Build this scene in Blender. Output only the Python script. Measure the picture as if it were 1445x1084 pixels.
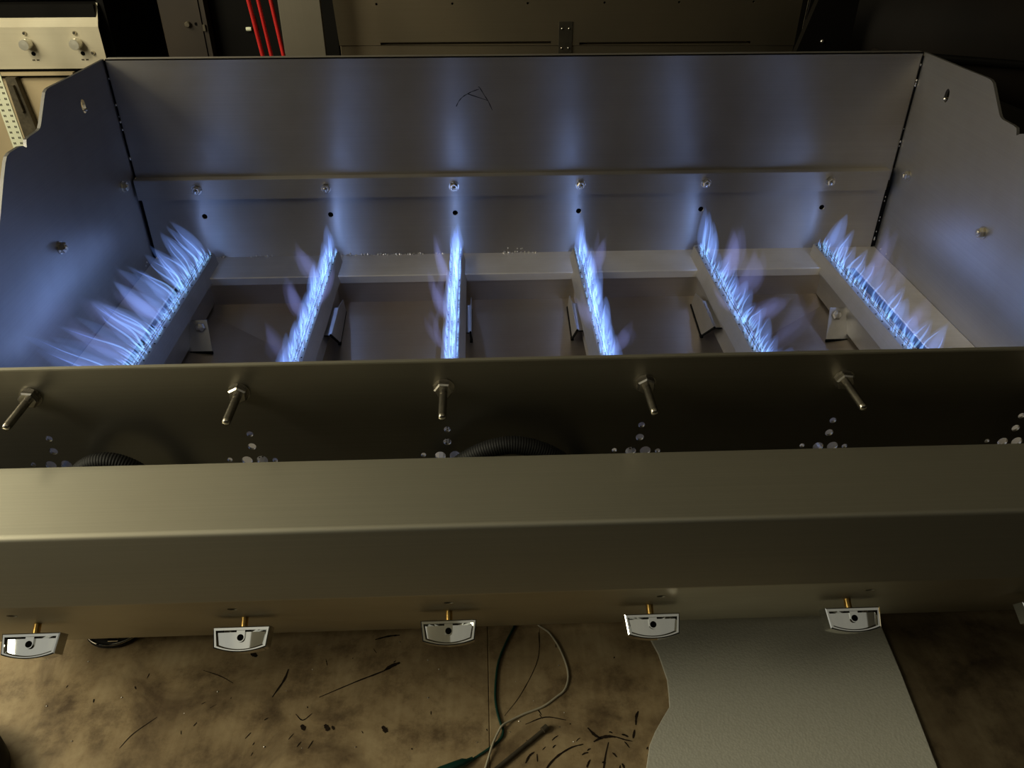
import bpy, bmesh, math, random
from mathutils import Vector, Matrix, Euler

# ------------------------------------------------------------------ clear
for o in list(bpy.data.objects):
    bpy.data.objects.remove(o, do_unlink=True)
SC = bpy.context.scene
COL = SC.collection
random.seed(7)

# ------------------------------------------------------------------ camera
CAM = Vector((-0.05146, -1.12278, 0.40196))
PITCH, YAW, ROLL, FPX = 0.5866, 0.03914, -0.00023, 1145.52
cd = bpy.data.cameras.new('camera')
cam = bpy.data.objects.new('camera', cd)
COL.objects.link(cam)
cd.sensor_fit = 'HORIZONTAL'
cd.sensor_width = 36.0
cd.lens = 36.0 * FPX / 1445.0
cd.clip_start = 0.02
cd.clip_end = 60
cam.location = CAM
fw = Vector((math.sin(YAW) * math.cos(PITCH), math.cos(YAW) * math.cos(PITCH), -math.sin(PITCH)))
rt = Vector((math.cos(YAW), -math.sin(YAW), 0))
up = rt.cross(fw)
r2 = rt * math.cos(ROLL) + up * math.sin(ROLL)
u2 = up * math.cos(ROLL) - rt * math.sin(ROLL)
cam.rotation_euler = Matrix((r2, u2, -fw)).transposed().to_euler()
SC.camera = cam

# ------------------------------------------------------------------ world, lights, exposure
W = bpy.data.worlds.new('world')
SC.world = W
W.use_nodes = True
W.node_tree.nodes['Background'].inputs[0].default_value = (0.9, 0.85, 0.7, 1)
W.node_tree.nodes['Background'].inputs[1].default_value = 0.004
SC.view_settings.view_transform = 'Standard'
SC.view_settings.look = 'None'
SC.view_settings.exposure = 0.0
SC.view_settings.gamma = 1.0
SC.view_settings.use_curve_mapping = False
SC.cycles.transparent_max_bounces = 64


def area(name, loc, target, sx, sy, power, col):
    l = bpy.data.lights.new(name, 'AREA')
    l.shape = 'RECTANGLE'
    l.size, l.size_y, l.energy, l.color = sx, sy, power, col
    o = bpy.data.objects.new(name, l)
    COL.objects.link(o)
    o.location = loc
    d = Vector(target) - Vector(loc)
    o.rotation_euler = d.to_track_quat('-Z', 'Y').to_euler()
    return o


area('shop_lamp', (-1.75, -0.98, 0.78), (-0.1, -0.5, -0.2), 0.8, 0.7, 21.0, (0.99, 0.91, 0.66))
area('ceiling_reflection_light', (-1.40, -1.45, 1.56), (-1.40, -1.30, 0.0), 1.55, 1.1, 1.8, (1.0, 0.98, 0.84))  # overhead pair added for the chrome knobs to reflect
area('ceiling_reflection_light', (0.65, -1.45, 1.56), (0.65, -1.30, 0.0), 1.6, 1.1, 0.75, (1.0, 0.98, 0.84))  # gap between the pair stands in for a person's dark reflection
area('bay_lamp', (-2.10, 0.10, 1.25), (-0.8, 0.6, -0.1), 1.2, 1.2, 20.0, (0.99, 0.92, 0.67))
area('left_grill_fill', (-1.35, 0.30, 0.75), (-1.08, 1.0, -0.05), 0.2, 0.2, 4.4, (1.0, 0.90, 0.62))  # added fill light, only to brighten the pale grill behind at the left

# ------------------------------------------------------------------ materials
def new_mat(name):
    m = bpy.data.materials.new(name)
    m.use_nodes = True
    nt = m.node_tree
    b = nt.nodes['Principled BSDF']
    return m, nt, b


def N(nt, t, **kw):
    n = nt.nodes.new(t)
    for k, v in kw.items():
        setattr(n, k, v)
    return n


def ramp(nt, stops, interp='LINEAR'):
    r = N(nt, 'ShaderNodeValToRGB')
    r.color_ramp.interpolation = interp
    el = r.color_ramp.elements
    while len(el) < len(stops):
        el.new(0.5)
    for e, (p, c) in zip(el, stops):
        e.position = p
        e.color = (c[0], c[1], c[2], 1)
    return r


def coords(nt, scale=(1, 1, 1), kind='Object'):
    tc = N(nt, 'ShaderNodeTexCoord')
    mp = N(nt, 'ShaderNodeMapping')
    mp.inputs['Scale'].default_value = scale
    nt.links.new(tc.outputs[kind], mp.inputs[0])
    return mp.outputs[0]


def brushed(name, col, rough=0.38, aniso=0.7, grain=(1, 0, 0), blotch=0.25, bump=0.02, tint=None, scale=5, metal=1.0):
    m, nt, b = new_mat(name)
    L = nt.links
    b.inputs['Metallic'].default_value = metal
    # grain direction: streaks stretch the highlights across the grain
    geo = N(nt, 'ShaderNodeNewGeometry')
    cr = N(nt, 'ShaderNodeVectorMath', operation='CROSS_PRODUCT')
    L.new(geo.outputs['True Normal'], cr.inputs[0])
    cr.inputs[1].default_value = grain
    L.new(cr.outputs[0], b.inputs['Tangent'])
    b.inputs['Anisotropic'].default_value = aniso
    # mottled finger marks and heat tint
    n1 = N(nt, 'ShaderNodeTexNoise')
    n1.inputs['Scale'].default_value = scale
    n1.inputs['Detail'].default_value = 4
    L.new(coords(nt), n1.inputs['Vector'])
    t = tint or (col[0] * 0.75, col[1] * 0.72, col[2] * 0.68)
    r = ramp(nt, [(0.3, col), (0.75, t)])
    L.new(n1.outputs[0], r.inputs[0])
    # fine grain
    gs = tuple(3 if g else 700 for g in grain)
    n2 = N(nt, 'ShaderNodeTexNoise')
    n2.inputs['Scale'].default_value = 1.0
    n2.inputs['Detail'].default_value = 3
    L.new(coords(nt, gs), n2.inputs['Vector'])
    mx = N(nt, 'ShaderNodeMixRGB', blend_type='MULTIPLY')
    mx.inputs[0].default_value = 1.0
    g = ramp(nt, [(0.3, (0.94, 0.94, 0.94)), (0.7, (1, 1, 1))])
    L.new(n2.outputs[0], g.inputs[0])
    L.new(r.outputs[0], mx.inputs[1])
    L.new(g.outputs[0], mx.inputs[2])
    L.new(mx.outputs[0], b.inputs['Base Color'])
    mr = N(nt, 'ShaderNodeMapRange')
    mr.inputs['To Min'].default_value = rough * (1 - blotch)
    mr.inputs['To Max'].default_value = rough * (1 + blotch)
    L.new(n1.outputs[0], mr.inputs['Value'])
    L.new(mr.outputs[0], b.inputs['Roughness'])
    bp = N(nt, 'ShaderNodeBump')
    bp.inputs['Strength'].default_value = bump
    bp.inputs['Distance'].default_value = 0.001
    L.new(n2.outputs[0], bp.inputs['Height'])
    L.new(bp.outputs[0], b.inputs['Normal'])
    return m


def plain(name, col, rough=0.5, metal=0.0, noise=0.0, scale=30, bump=0.0, spec=0.5):
    m, nt, b = new_mat(name)
    L = nt.links
    b.inputs['Metallic'].default_value = metal
    b.inputs['Roughness'].default_value = rough
    b.inputs['Specular IOR Level'].default_value = spec
    n1 = N(nt, 'ShaderNodeTexNoise')
    n1.inputs['Scale'].default_value = scale
    n1.inputs['Detail'].default_value = 5
    L.new(coords(nt), n1.inputs['Vector'])
    lo = tuple(c * (1 - noise) for c in col)
    hi = tuple(min(1, c * (1 + noise)) for c in col)
    r = ramp(nt, [(0.3, lo), (0.7, hi)])
    L.new(n1.outputs[0], r.inputs[0])
    L.new(r.outputs[0], b.inputs['Base Color'])
    if bump:
        bp = N(nt, 'ShaderNodeBump')
        bp.inputs['Strength'].default_value = bump
        bp.inputs['Distance'].default_value = 0.002
        L.new(n1.outputs[0], bp.inputs['Height'])
        L.new(bp.outputs[0], b.inputs['Normal'])
    return m


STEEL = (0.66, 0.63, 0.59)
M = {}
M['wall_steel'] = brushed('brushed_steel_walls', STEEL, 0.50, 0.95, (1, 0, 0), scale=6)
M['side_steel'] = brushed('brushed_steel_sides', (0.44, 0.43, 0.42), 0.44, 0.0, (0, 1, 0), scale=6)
M['panel_steel'] = brushed('brushed_steel_panel', (0.58, 0.56, 0.46), 0.54, 0.25, (1, 0, 0), scale=4)
M['front_steel'] = brushed('brushed_steel_front', (0.41, 0.39, 0.33), 0.36, 0.5, (1, 0, 0), scale=5)
M['ledge_steel'] = brushed('brushed_steel_ledge', (0.80, 0.76, 0.69), 0.50, 0.3, (1, 0, 0), scale=12, metal=0.75)
M['pan_steel'] = brushed('heat_tinted_pan', (0.56, 0.51, 0.45), 0.45, 0.2, (1, 0, 0), scale=7, tint=(0.44, 0.35, 0.27))
M['burner_steel'] = brushed('burner_steel', (0.58, 0.57, 0.56), 0.45, 0.2, (0, 1, 0), scale=14)
M['bolt_steel'] = plain('bolt_steel', (0.66, 0.62, 0.54), 0.25, 1.0, 0.1, 200)
M['chrome'] = plain('chrome', (0.86, 0.87, 0.84), 0.05, 1.0, 0.02, 20)
M['brass'] = plain('brass', (0.80, 0.52, 0.16), 0.28, 1.0, 0.15, 200)
M['black'] = plain('matte_black', (0.006, 0.006, 0.006), 0.7, 0, 0.2, 60)
M['hinge'] = plain('dark_bronze', (0.035, 0.03, 0.02), 0.5, 0.3, 0.2, 60)
M['hole'] = plain('dark_hole', (0.002, 0.002, 0.002), 0.9, 0, 0.1, 60, spec=0.1)
M['rubber'] = plain('black_rubber', (0.006, 0.006, 0.006), 0.6, 0, 0.3, 90, spec=0.3)
M['ink'] = plain('ink', (0.008, 0.008, 0.010), 0.6, 0, 0.2, 300)
M['weld'] = plain('weld_metal', (0.75, 0.72, 0.68), 0.3, 1.0, 0.3, 400, 0.5)
M['red_paint'] = plain('red_paint', (0.55, 0.02, 0.018), 0.35, 0, 0.1, 40)
M['grey_sheet'] = brushed('grey_sheet', (0.30, 0.28, 0.23), 0.55, 0.2, (0, 0, 1), scale=4)
M['hood_steel'] = brushed('hood_steel', (0.40, 0.34, 0.24), 0.50, 0.4, (1, 0, 0), scale=4)
M['beige_steel'] = brushed('beige_steel', (0.62, 0.57, 0.43), 0.7, 0.2, (1, 0, 0), scale=5, metal=0.1)
M['cart_paint'] = plain('beige_cart_paint', (0.52, 0.42, 0.26), 0.55, 0, 0.12, 6)
M['brown_paint'] = plain('brown_enamel', (0.026, 0.018, 0.011), 0.5, 0, 0.25, 8)
M['dark_paint'] = plain('dark_enamel', (0.0035, 0.003, 0.0025), 0.6, 0, 0.3, 8, spec=0.12)
M['aluminium'] = plain('turned_aluminium', (0.80, 0.77, 0.66), 0.35, 0.7, 0.05, 60)
M['lid_paint'] = plain('dark_brown_lid', (0.010, 0.0065, 0.004), 0.55, 0, 0.5, 5)
M['ruler'] = plain('pale_ruler_paint', (0.80, 0.82, 0.62), 0.6, 0, 0.05, 30)
M['green_wire'] = plain('green_insulation', (0.005, 0.045, 0.032), 0.4, 0, 0.1, 60)
M['white_wire'] = plain('white_insulation', (0.50, 0.46, 0.34), 0.45, 0, 0.1, 60)
M['rod'] = plain('dull_grey_rod', (0.09, 0.075, 0.05), 0.6, 0.3, 0.3, 90)
M['stain'] = plain('dark_stain', (0.018, 0.011, 0.006), 0.8, 0, 0.4, 120, spec=0.2)
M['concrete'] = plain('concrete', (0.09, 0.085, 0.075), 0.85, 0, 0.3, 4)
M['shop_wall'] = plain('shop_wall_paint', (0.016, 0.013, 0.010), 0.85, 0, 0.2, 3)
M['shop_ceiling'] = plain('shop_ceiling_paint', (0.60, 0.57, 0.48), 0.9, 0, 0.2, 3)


def plywood(name='plywood_bench', k=1.0):
    m, nt, b = new_mat(name)
    L = nt.links
    co = coords(nt)
    n1 = N(nt, 'ShaderNodeTexNoise')
    n1.inputs['Scale'].default_value = 9
    n1.inputs['Detail'].default_value = 8
    n1.inputs['Roughness'].default_value = 0.6
    n1.inputs['Distortion'].default_value = 1.2
    L.new(co, n1.inputs['Vector'])
    r1 = ramp(nt, [(0.30, (0.15 * k, 0.105 * k, 0.055 * k)), (0.5, (0.33 * k, 0.25 * k, 0.138 * k)), (0.72, (0.43 * k, 0.34 * k, 0.20 * k))])
    L.new(n1.outputs[0], r1.inputs[0])
    n2 = N(nt, 'ShaderNodeTexNoise')       # grain, drawn out front to back
    n2.inputs['Scale'].default_value = 1
    n2.inputs['Detail'].default_value = 6
    L.new(coords(nt, (160, 9, 9)), n2.inputs['Vector'])
    r2_ = ramp(nt, [(0.35, (0.90, 0.88, 0.86)), (0.65, (1, 1, 1))])
    L.new(n2.outputs[0], r2_.inputs[0])
    mx = N(nt, 'ShaderNodeMixRGB', blend_type='MULTIPLY')
    mx.inputs[0].default_value = 1
    L.new(r1.outputs[0], mx.inputs[1])
    L.new(r2_.outputs[0], mx.inputs[2])
    n3 = N(nt, 'ShaderNodeTexNoise')       # grime blotches
    n3.inputs['Scale'].default_value = 22
    n3.inputs['Detail'].default_value = 9
    n3.inputs['Roughness'].default_value = 0.7
    L.new(co, n3.inputs['Vector'])
    r3 = ramp(nt, [(0.32, (0.25, 0.20, 0.16)), (0.50, (0.85, 0.82, 0.78)), (0.60, (1, 1, 1))])
    L.new(n3.outputs[0], r3.inputs[0])
    mx2 = N(nt, 'ShaderNodeMixRGB', blend_type='MULTIPLY')
    mx2.inputs[0].default_value = 0.85
    L.new(mx.outputs[0], mx2.inputs[1])
    L.new(r3.outputs[0], mx2.inputs[2])
    L.new(mx2.outputs[0], b.inputs['Base Color'])
    b.inputs['Roughness'].default_value = 0.62
    bp = N(nt, 'ShaderNodeBump')
    bp.inputs['Strength'].default_value = 0.25
    bp.inputs['Distance'].default_value = 0.001
    L.new(n2.outputs[0], bp.inputs['Height'])
    L.new(bp.outputs[0], b.inputs['Normal'])
    return m


M['plywood'] = plywood('plywood_bench', 1.22)
M['shaded_plywood'] = plywood('shaded_plywood_bench', 0.40)  # plywood darkened: light falling off to the right is put into the colour


def foam_mat():
    m, nt, b = new_mat('white_foam')
    L = nt.links
    v = N(nt, 'ShaderNodeTexVoronoi')
    v.inputs['Scale'].default_value = 420
    L.new(coords(nt), v.inputs['Vector'])
    r = ramp(nt, [(0.0, (0.60, 0.59, 0.51)), (0.8, (0.54, 0.53, 0.45))])
    L.new(v.outputs['Distance'], r.inputs[0])
    L.new(r.outputs[0], b.inputs['Base Color'])
    b.inputs['Roughness'].default_value = 0.45
    bp = N(nt, 'ShaderNodeBump')
    bp.inputs['Strength'].default_value = 0.22
    bp.inputs['Distance'].default_value = 0.001
    bp.invert = True
    L.new(v.outputs['Distance'], bp.inputs['Height'])
    L.new(bp.outputs[0], b.inputs['Normal'])
    return m


M['foam'] = foam_mat()


def flame_mat(name, stops, strength):
    """burning gas: gives off light, lets everything behind it through"""
    m = bpy.data.materials.new(name)
    m.use_nodes = True
    nt = m.node_tree
    nt.nodes.remove(nt.nodes['Principled BSDF'])
    L = nt.links
    at = N(nt, 'ShaderNodeAttribute', attribute_name='height')
    r = ramp(nt, stops)
    L.new(at.outputs['Fac'], r.inputs[0])
    em = N(nt, 'ShaderNodeEmission')
    em.inputs[1].default_value = strength
    L.new(r.outputs[0], em.inputs[0])
    tr = N(nt, 'ShaderNodeBsdfTransparent')
    ad = N(nt, 'ShaderNodeAddShader')
    L.new(em.outputs[0], ad.inputs[0])
    L.new(tr.outputs[0], ad.inputs[1])
    L.new(ad.outputs[0], nt.nodes['Material Output'].inputs[0])
    return m


def gas_mat(name, col, density):
    """glowing gas filling a closed blade: brightness grows with the depth of gas looked through"""
    m = bpy.data.materials.new(name)
    m.use_nodes = True
    nt = m.node_tree
    nt.nodes.remove(nt.nodes['Principled BSDF'])
    em = N(nt, 'ShaderNodeEmission')
    em.inputs[0].default_value = (*col, 1)
    em.inputs[1].default_value = density
    nt.links.new(em.outputs[0], nt.nodes['Material Output'].inputs['Volume'])
    return m


M['flame'] = gas_mat('gas_flame_body', (0.18, 0.32, 0.85), 17.0)
M['wisp'] = gas_mat('gas_flame_wisp', (0.24, 0.28, 0.72), 4.8)
M['core'] = flame_mat('gas_flame_core', [(0.0, (0.28, 0.62, 1.0)), (0.4, (0.20, 0.42, 0.95)), (0.75, (0.12, 0.20, 0.62)), (1.0, (0.0, 0.0, 0.0))], 0.25)


# ------------------------------------------------------------------ mesh helpers
class MB:
    def __init__(s):
        s.v, s.f = [], []

    def add(s, vs, fs):
        n = len(s.v)
        s.v += [tuple(x) for x in vs]
        s.f += [tuple(i + n for i in f) for f in fs]

    def box(s, a, b):
        x0, y0, z0 = a
        x1, y1, z1 = b
        s.add([(x0, y0, z0), (x1, y0, z0), (x1, y1, z0), (x0, y1, z0), (x0, y0, z1), (x1, y0, z1), (x1, y1, z1), (x0, y1, z1)],
              [(3, 2, 1, 0), (4, 5, 6, 7), (0, 1, 5, 4), (1, 2, 6, 5), (2, 3, 7, 6), (3, 0, 4, 7)])

    def prism(s, poly, f0, f1):
        """poly: list of 2D points; f0, f1 map (a, b) to the two 3D ends"""
        n = len(poly)
        s.add([f0(*p) for p in poly] + [f1(*p) for p in poly],
              [tuple(range(n))[::-1], tuple(range(n, 2 * n))] + [(i, (i + 1) % n, n + (i + 1) % n, n + i) for i in range(n)])

    def tube(s, pts, rad, n=10, caps=True):
        pts = [Vector(p) for p in pts]
        if not isinstance(rad, (list, tuple)):
            rad = [rad] * len(pts)
        rings = []
        prev = None
        for i, p in enumerate(pts):
            d = (pts[min(i + 1, len(pts) - 1)] - pts[max(i - 1, 0)]).normalized()
            if prev is None:
                a = d.orthogonal().normalized()
            else:
                a = (prev - d * prev.dot(d)).normalized()
            prev = a
            b = d.cross(a)
            rings.append([p + (a * math.cos(t) + b * math.sin(t)) * rad[i] for t in [2 * math.pi * k / n for k in range(n)]])
        vs = [q for r in rings for q in r]
        fs = []
        for i in range(len(rings) - 1):
            for k in range(n):
                fs.append((i * n + k, i * n + (k + 1) % n, (i + 1) * n + (k + 1) % n, (i + 1) * n + k))
        if caps:
            fs.append(tuple(range(n))[::-1])
            fs.append(tuple((len(rings) - 1) * n + k for k in range(n)))
        s.add(vs, fs)

    def lathe(s, prof, o, axis, n=20, n0=0.0):
        """prof: [(radius, distance along axis)]"""
        axis = Vector(axis).normalized()
        a = axis.orthogonal().normalized()
        b = axis.cross(a)
        o = Vector(o)
        vs, fs = [], []
        for r, t in prof:
            for k in range(n):
                w = n0 + 2 * math.pi * k / n
                vs.append(o + axis * t + (a * math.cos(w) + b * math.sin(w)) * r)
        for i in range(len(prof) - 1):
            for k in range(n):
                fs.append((i * n + k, i * n + (k + 1) % n, (i + 1) * n + (k + 1) % n, (i + 1) * n + k))
        fs.append(tuple(range(n))[::-1])
        fs.append(tuple((len(prof) - 1) * n + k for k in range(n)))
        s.add(vs, fs)

    def strip(s, pts, widths, nrm, lift=0.0):
        """flat ribbon along pts lying on the plane with normal nrm"""
        nrm = Vector(nrm)
        pts = [Vector(p) for p in pts]
        vs = []
        for i, p in enumerate(pts):
            d = (pts[min(i + 1, len(pts) - 1)] - pts[max(i - 1, 0)]).normalized()
            q = d.cross(nrm).normalized() * widths[i] / 2
            vs += [p + q + nrm * lift, p - q + nrm * lift]
        s.add(vs, [(2 * i, 2 * i + 1, 2 * i + 3, 2 * i + 2) for i in range(len(pts) - 1)])

    def mesh(s, name, mat, smooth=False, bevel=0.0, fix=True):
        me = bpy.data.meshes.new(name)
        me.from_pydata(s.v, [], s.f)
        bm = bmesh.new()
        bm.from_mesh(me)
        if fix:
            bmesh.ops.recalc_face_normals(bm, faces=bm.faces)
        if bevel:
            ed = [e for e in bm.edges if len(e.link_faces) == 2 and e.calc_face_angle(0) > 0.5]
            bmesh.ops.bevel(bm, geom=ed, offset=bevel, segments=2, profile=0.5, affect='EDGES')
        bm.to_mesh(me)
        bm.free()
        me.materials.append(mat)
        if smooth:
            for p in me.polygons:
                p.use_smooth = True
            try:
                me.set_sharp_from_angle(angle=math.radians(38))
            except Exception:
                pass
        return me


WORLD = {}


def put(name, me, parent=None, loc=(0, 0, 0), rot=None):
    """link mesh data as one object; loc is the world place of the mesh's own origin"""
    o = bpy.data.objects.new(name, me)
    COL.objects.link(o)
    place(o, parent, loc, rot)
    return o


def place(o, parent, loc, rot=None):
    loc = Vector(loc)
    if parent is not None:
        o.parent = parent
        o.location = loc - WORLD[parent]
    else:
        o.location = loc
    if rot is not None:
        o.rotation_euler = rot
    WORLD[o] = loc


def tag(o, label=None, cat=None, group=None, kind=None):
    if label:
        o['label'] = label
    if cat:
        o['category'] = cat
    if group:
        o['group'] = group
    if kind:
        o['kind'] = kind
    return o


def thing(name, loc, label, cat, group=None):
    o = bpy.data.objects.new(name, None)
    o.empty_display_size = 0.05
    COL.objects.link(o)
    o.location = loc
    WORLD[o] = Vector(loc)
    return tag(o, label, cat, group)


def cut(me, cutter):
    """cut the closed shapes in cutter (an MB) out of mesh me"""
    a = bpy.data.objects.new('a', me)
    cm = cutter.mesh('cutter', M['hole'])
    b = bpy.data.objects.new('b', cm)
    COL.objects.link(a)
    COL.objects.link(b)
    md = a.modifiers.new('cut', 'BOOLEAN')
    md.operation = 'DIFFERENCE'
    md.solver = 'EXACT'
    md.object = b
    dg = bpy.context.evaluated_depsgraph_get()
    dg.update()
    out = bpy.data.meshes.new_from_object(a.evaluated_get(dg))
    out.name = me.name
    bpy.data.objects.remove(a, do_unlink=True)
    bpy.data.objects.remove(b, do_unlink=True)
    return out


def catmull(pts, n=8):
    pts = [Vector(p) for p in pts]
    P = [pts[0] * 2 - pts[1]] + pts + [pts[-1] * 2 - pts[-2]]
    out = []
    for i in range(1, len(P) - 2):
        for k in range(n):
            t = k / n
            a, b, c, d = P[i - 1], P[i], P[i + 1], P[i + 2]
            out.append(0.5 * ((2 * b) + (c - a) * t + (2 * a - 5 * b + 4 * c - d) * t * t + (3 * b - a - 3 * c + d) * t ** 3))
    out.append(pts[-1])
    return out


# ------------------------------------------------------------------ the room
FZ, CZ = -1.17, 1.60


def structure(name, a, b, mat):
    mb = MB()
    mb.box(a, b)
    return tag(put(name, mb.mesh(name, mat)), kind='structure')


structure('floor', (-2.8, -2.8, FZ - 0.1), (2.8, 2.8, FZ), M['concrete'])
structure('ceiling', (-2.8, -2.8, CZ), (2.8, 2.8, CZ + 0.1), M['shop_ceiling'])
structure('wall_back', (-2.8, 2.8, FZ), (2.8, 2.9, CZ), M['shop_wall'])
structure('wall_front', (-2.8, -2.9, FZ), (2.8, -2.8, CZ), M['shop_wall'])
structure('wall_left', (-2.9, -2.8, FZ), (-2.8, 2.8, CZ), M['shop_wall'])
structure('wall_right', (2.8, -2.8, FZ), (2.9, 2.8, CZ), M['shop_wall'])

# ------------------------------------------------------------------ the workbench
BZ = -0.31
bench = thing('workbench', (0, -0.3, FZ), 'worn plywood workbench top, stained and scratched, under the gas grill', 'workbench')
for x0, x1, pm in ((-1.1, -0.0552, 'plywood'), (-0.0548, 0.345, 'plywood'), (0.3456, 1.1, 'shaded_plywood')):
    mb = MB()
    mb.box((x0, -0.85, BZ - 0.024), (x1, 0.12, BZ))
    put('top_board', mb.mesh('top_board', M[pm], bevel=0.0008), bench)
mb = MB()
mb.box((-1.05, -0.81, BZ - 0.12), (1.05, 0.08, BZ - 0.024))
put('apron', mb.mesh('apron', M['brown_paint']), bench)
mb = MB()
mb.box((-0.04, -0.04, FZ), (0.04, 0.04, BZ - 0.12))
leg_me = mb.mesh('leg', M['brown_paint'], bevel=0.004)
for x in (-1.0, 1.0):
    for y in (-0.75, 0.02):
        put('leg', leg_me, bench, (x, y, 0))

# ------------------------------------------------------------------ the gas grill
grill = thing('gas_grill', (0, -0.3, BZ), 'open stainless steel gas grill with six lit burners, on the workbench', 'grill')
XL, XR = -0.5365, 0.5453
BX = [-0.45 + 0.18 * i for i in range(6)]
YF = -0.5206

side_prof = [(0.006, 0.1705), (-0.10, 0.1722), (-0.152, 0.1736), (-0.160, 0.1732), (-0.166, 0.1712), (-0.1715, 0.1665), (-0.1960, 0.1445), (-0.2005, 0.1414),
             (-0.206, 0.1402), (-0.228, 0.1400), (-0.2350, 0.1392), (-0.2372, 0.1360), (-0.2392, 0.1322), (-0.2412, 0.1330), (-0.2450, 0.1355),
             (-0.2520, 0.1372), (-0.2740, 0.1374), (-0.2810, 0.1358), (-0.2870, 0.1315), (-0.3000, 0.1190), (-0.3347, 0.0825), (-0.3600, 0.0580), (-0.385, 0.0440), (-0.43, 0.034), (-0.5225, 0.0275),
             (-0.5225, BZ + 0.001), (0.006, BZ + 0.001)]


def hexnut(mb, o, axis, r=0.0062, h=0.006, wr=0.0075, stud=0.0031, out=0.0085):
    mb.lathe([(wr, 0), (wr, 0.0014)], o, axis, 20)
    mb.lathe([(r, 0.0014), (r, h), (r * 0.82, h + 0.0012)], o, axis, 6, 0.3)
    mb.lathe([(stud, 0), (stud, out - 0.0006), (stud * 0.7, out)], o, axis, 14)


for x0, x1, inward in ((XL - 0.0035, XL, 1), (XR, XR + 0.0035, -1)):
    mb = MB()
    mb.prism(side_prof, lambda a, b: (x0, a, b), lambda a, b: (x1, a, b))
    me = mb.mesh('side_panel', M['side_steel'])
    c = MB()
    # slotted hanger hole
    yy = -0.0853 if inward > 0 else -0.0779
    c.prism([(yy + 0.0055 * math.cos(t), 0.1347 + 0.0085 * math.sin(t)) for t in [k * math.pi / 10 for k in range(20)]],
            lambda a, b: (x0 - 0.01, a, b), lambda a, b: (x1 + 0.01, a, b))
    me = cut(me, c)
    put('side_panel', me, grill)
    mb = MB()
    hexnut(mb, (0, 0, 0), (inward, 0, 0))
    nm = mb.mesh('side_nut', M['bolt_steel'], True)
    for y, z in ((-0.040, 0.0165), (-0.240, 0.0165)):
        put('side_nut', nm, grill, (x1 if inward > 0 else x0, y, z))
    mb = MB()      # small pin through the hanger hole
    mb.lathe([(0.0022, 0), (0.0022, 0.009), (0.0012, 0.010)], (0, 0, 0), (inward, 0, 0), 12)
    put('hanger_pin', mb.mesh('hanger_pin', M['bolt_steel'], True), grill, ((x1 if inward > 0 else x0) - inward * 0.006, yy - 0.001, 0.131))

# back wall: upper sheet, lower sheet and the angle strip across the seam
mb = MB()
mb.box((XL + 0.0018, 0.004, -0.005), (XR - 0.0022, 0.0055, 0.1705))
mb.box((XL + 0.0018, 0.004, 0.169), (XR - 0.0022, 0.016, 0.1705))
put('back_panel', mb.mesh('back_panel', M['wall_steel']), grill)
mb = MB()
mb.box((XL + 0.0035, 0.0, -0.30), (XR - 0.0065, 0.0015, 0.004))
me = mb.mesh('back_panel', M['wall_steel'])
c = MB()
for x in BX:
    c.lathe([(0.0039, -0.01), (0.0039, 0.01)], (x, 0.0, -0.0439), (0, 1, 0), 16)
put('back_panel', cut(me, c), grill)
mb = MB()
mb.prism([(0.004, 0.0135), (-0.0072, 0.0135), (-0.0085, 0.0125), (-0.0085, -0.0155), (-0.0070, -0.0155), (-0.0070, 0.012), (0.004, 0.012)],
         lambda a, b: (XL + 0.0025, a, b), lambda a, b: (XR - 0.0105, a, b))
put('angle_strip', mb.mesh('angle_strip', M['wall_steel']), grill)
mb = MB()
hexnut(mb, (0, 0, 0), (0, -1, 0), 0.0060, 0.0062, 0.0072, 0.0031, 0.0095)
nm = mb.mesh('back_nut', M['bolt_steel'], True)
for i, x in enumerate(BX):
    put('back_nut', nm, grill, (x, -0.0085, -0.001), (0, random.uniform(0, 1), 0))
mb = MB()      # dark sheet well behind the igniter holes
mb.box((XL, 0.045, -0.30), (XR, 0.047, 0.16))
put('rear_shield', mb.mesh('rear_shield', M['dark_paint']), grill)

for a_, b_ in (((XL + 0.0001, 0.0030, 0.0135), (XL + 0.0020, 0.0060, 0.1690)), ((XL + 0.0001, -0.0008, -0.1060), (XL + 0.0036, 0.0020, -0.0150)),
               ((XR - 0.0024, 0.0030, 0.0135), (XR - 0.0001, 0.0060, 0.1660)), ((XR - 0.0066, -0.0002, -0.1060), (XR - 0.0001, 0.0020, -0.0150))):
    mb = MB()
    mb.box(a_, b_)
    put('corner_seam', mb.mesh('corner_seam', M['hole']), grill)
mb = MB()
rq = random.Random(9)
for xx, yy_ in ((XL + 0.0015, 0.0028), (XR - 0.0018, 0.0028), (XR - 0.0040, -0.0006)):
    for _ in range(7):
        r = rq.uniform(0.0006, 0.0014)
        zz = rq.uniform(0.03, 0.165) if yy_ > 0 else rq.uniform(-0.1, -0.02)
        mb.lathe([(r * 0.3, -r * 1.6), (r, 0), (r * 0.3, r * 1.6)], (xx, yy_, zz), (0, 0, 1), 6)
tag(put('tack_weld', mb.mesh('tack_weld', M['weld'], True), grill), kind='stuff')

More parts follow.
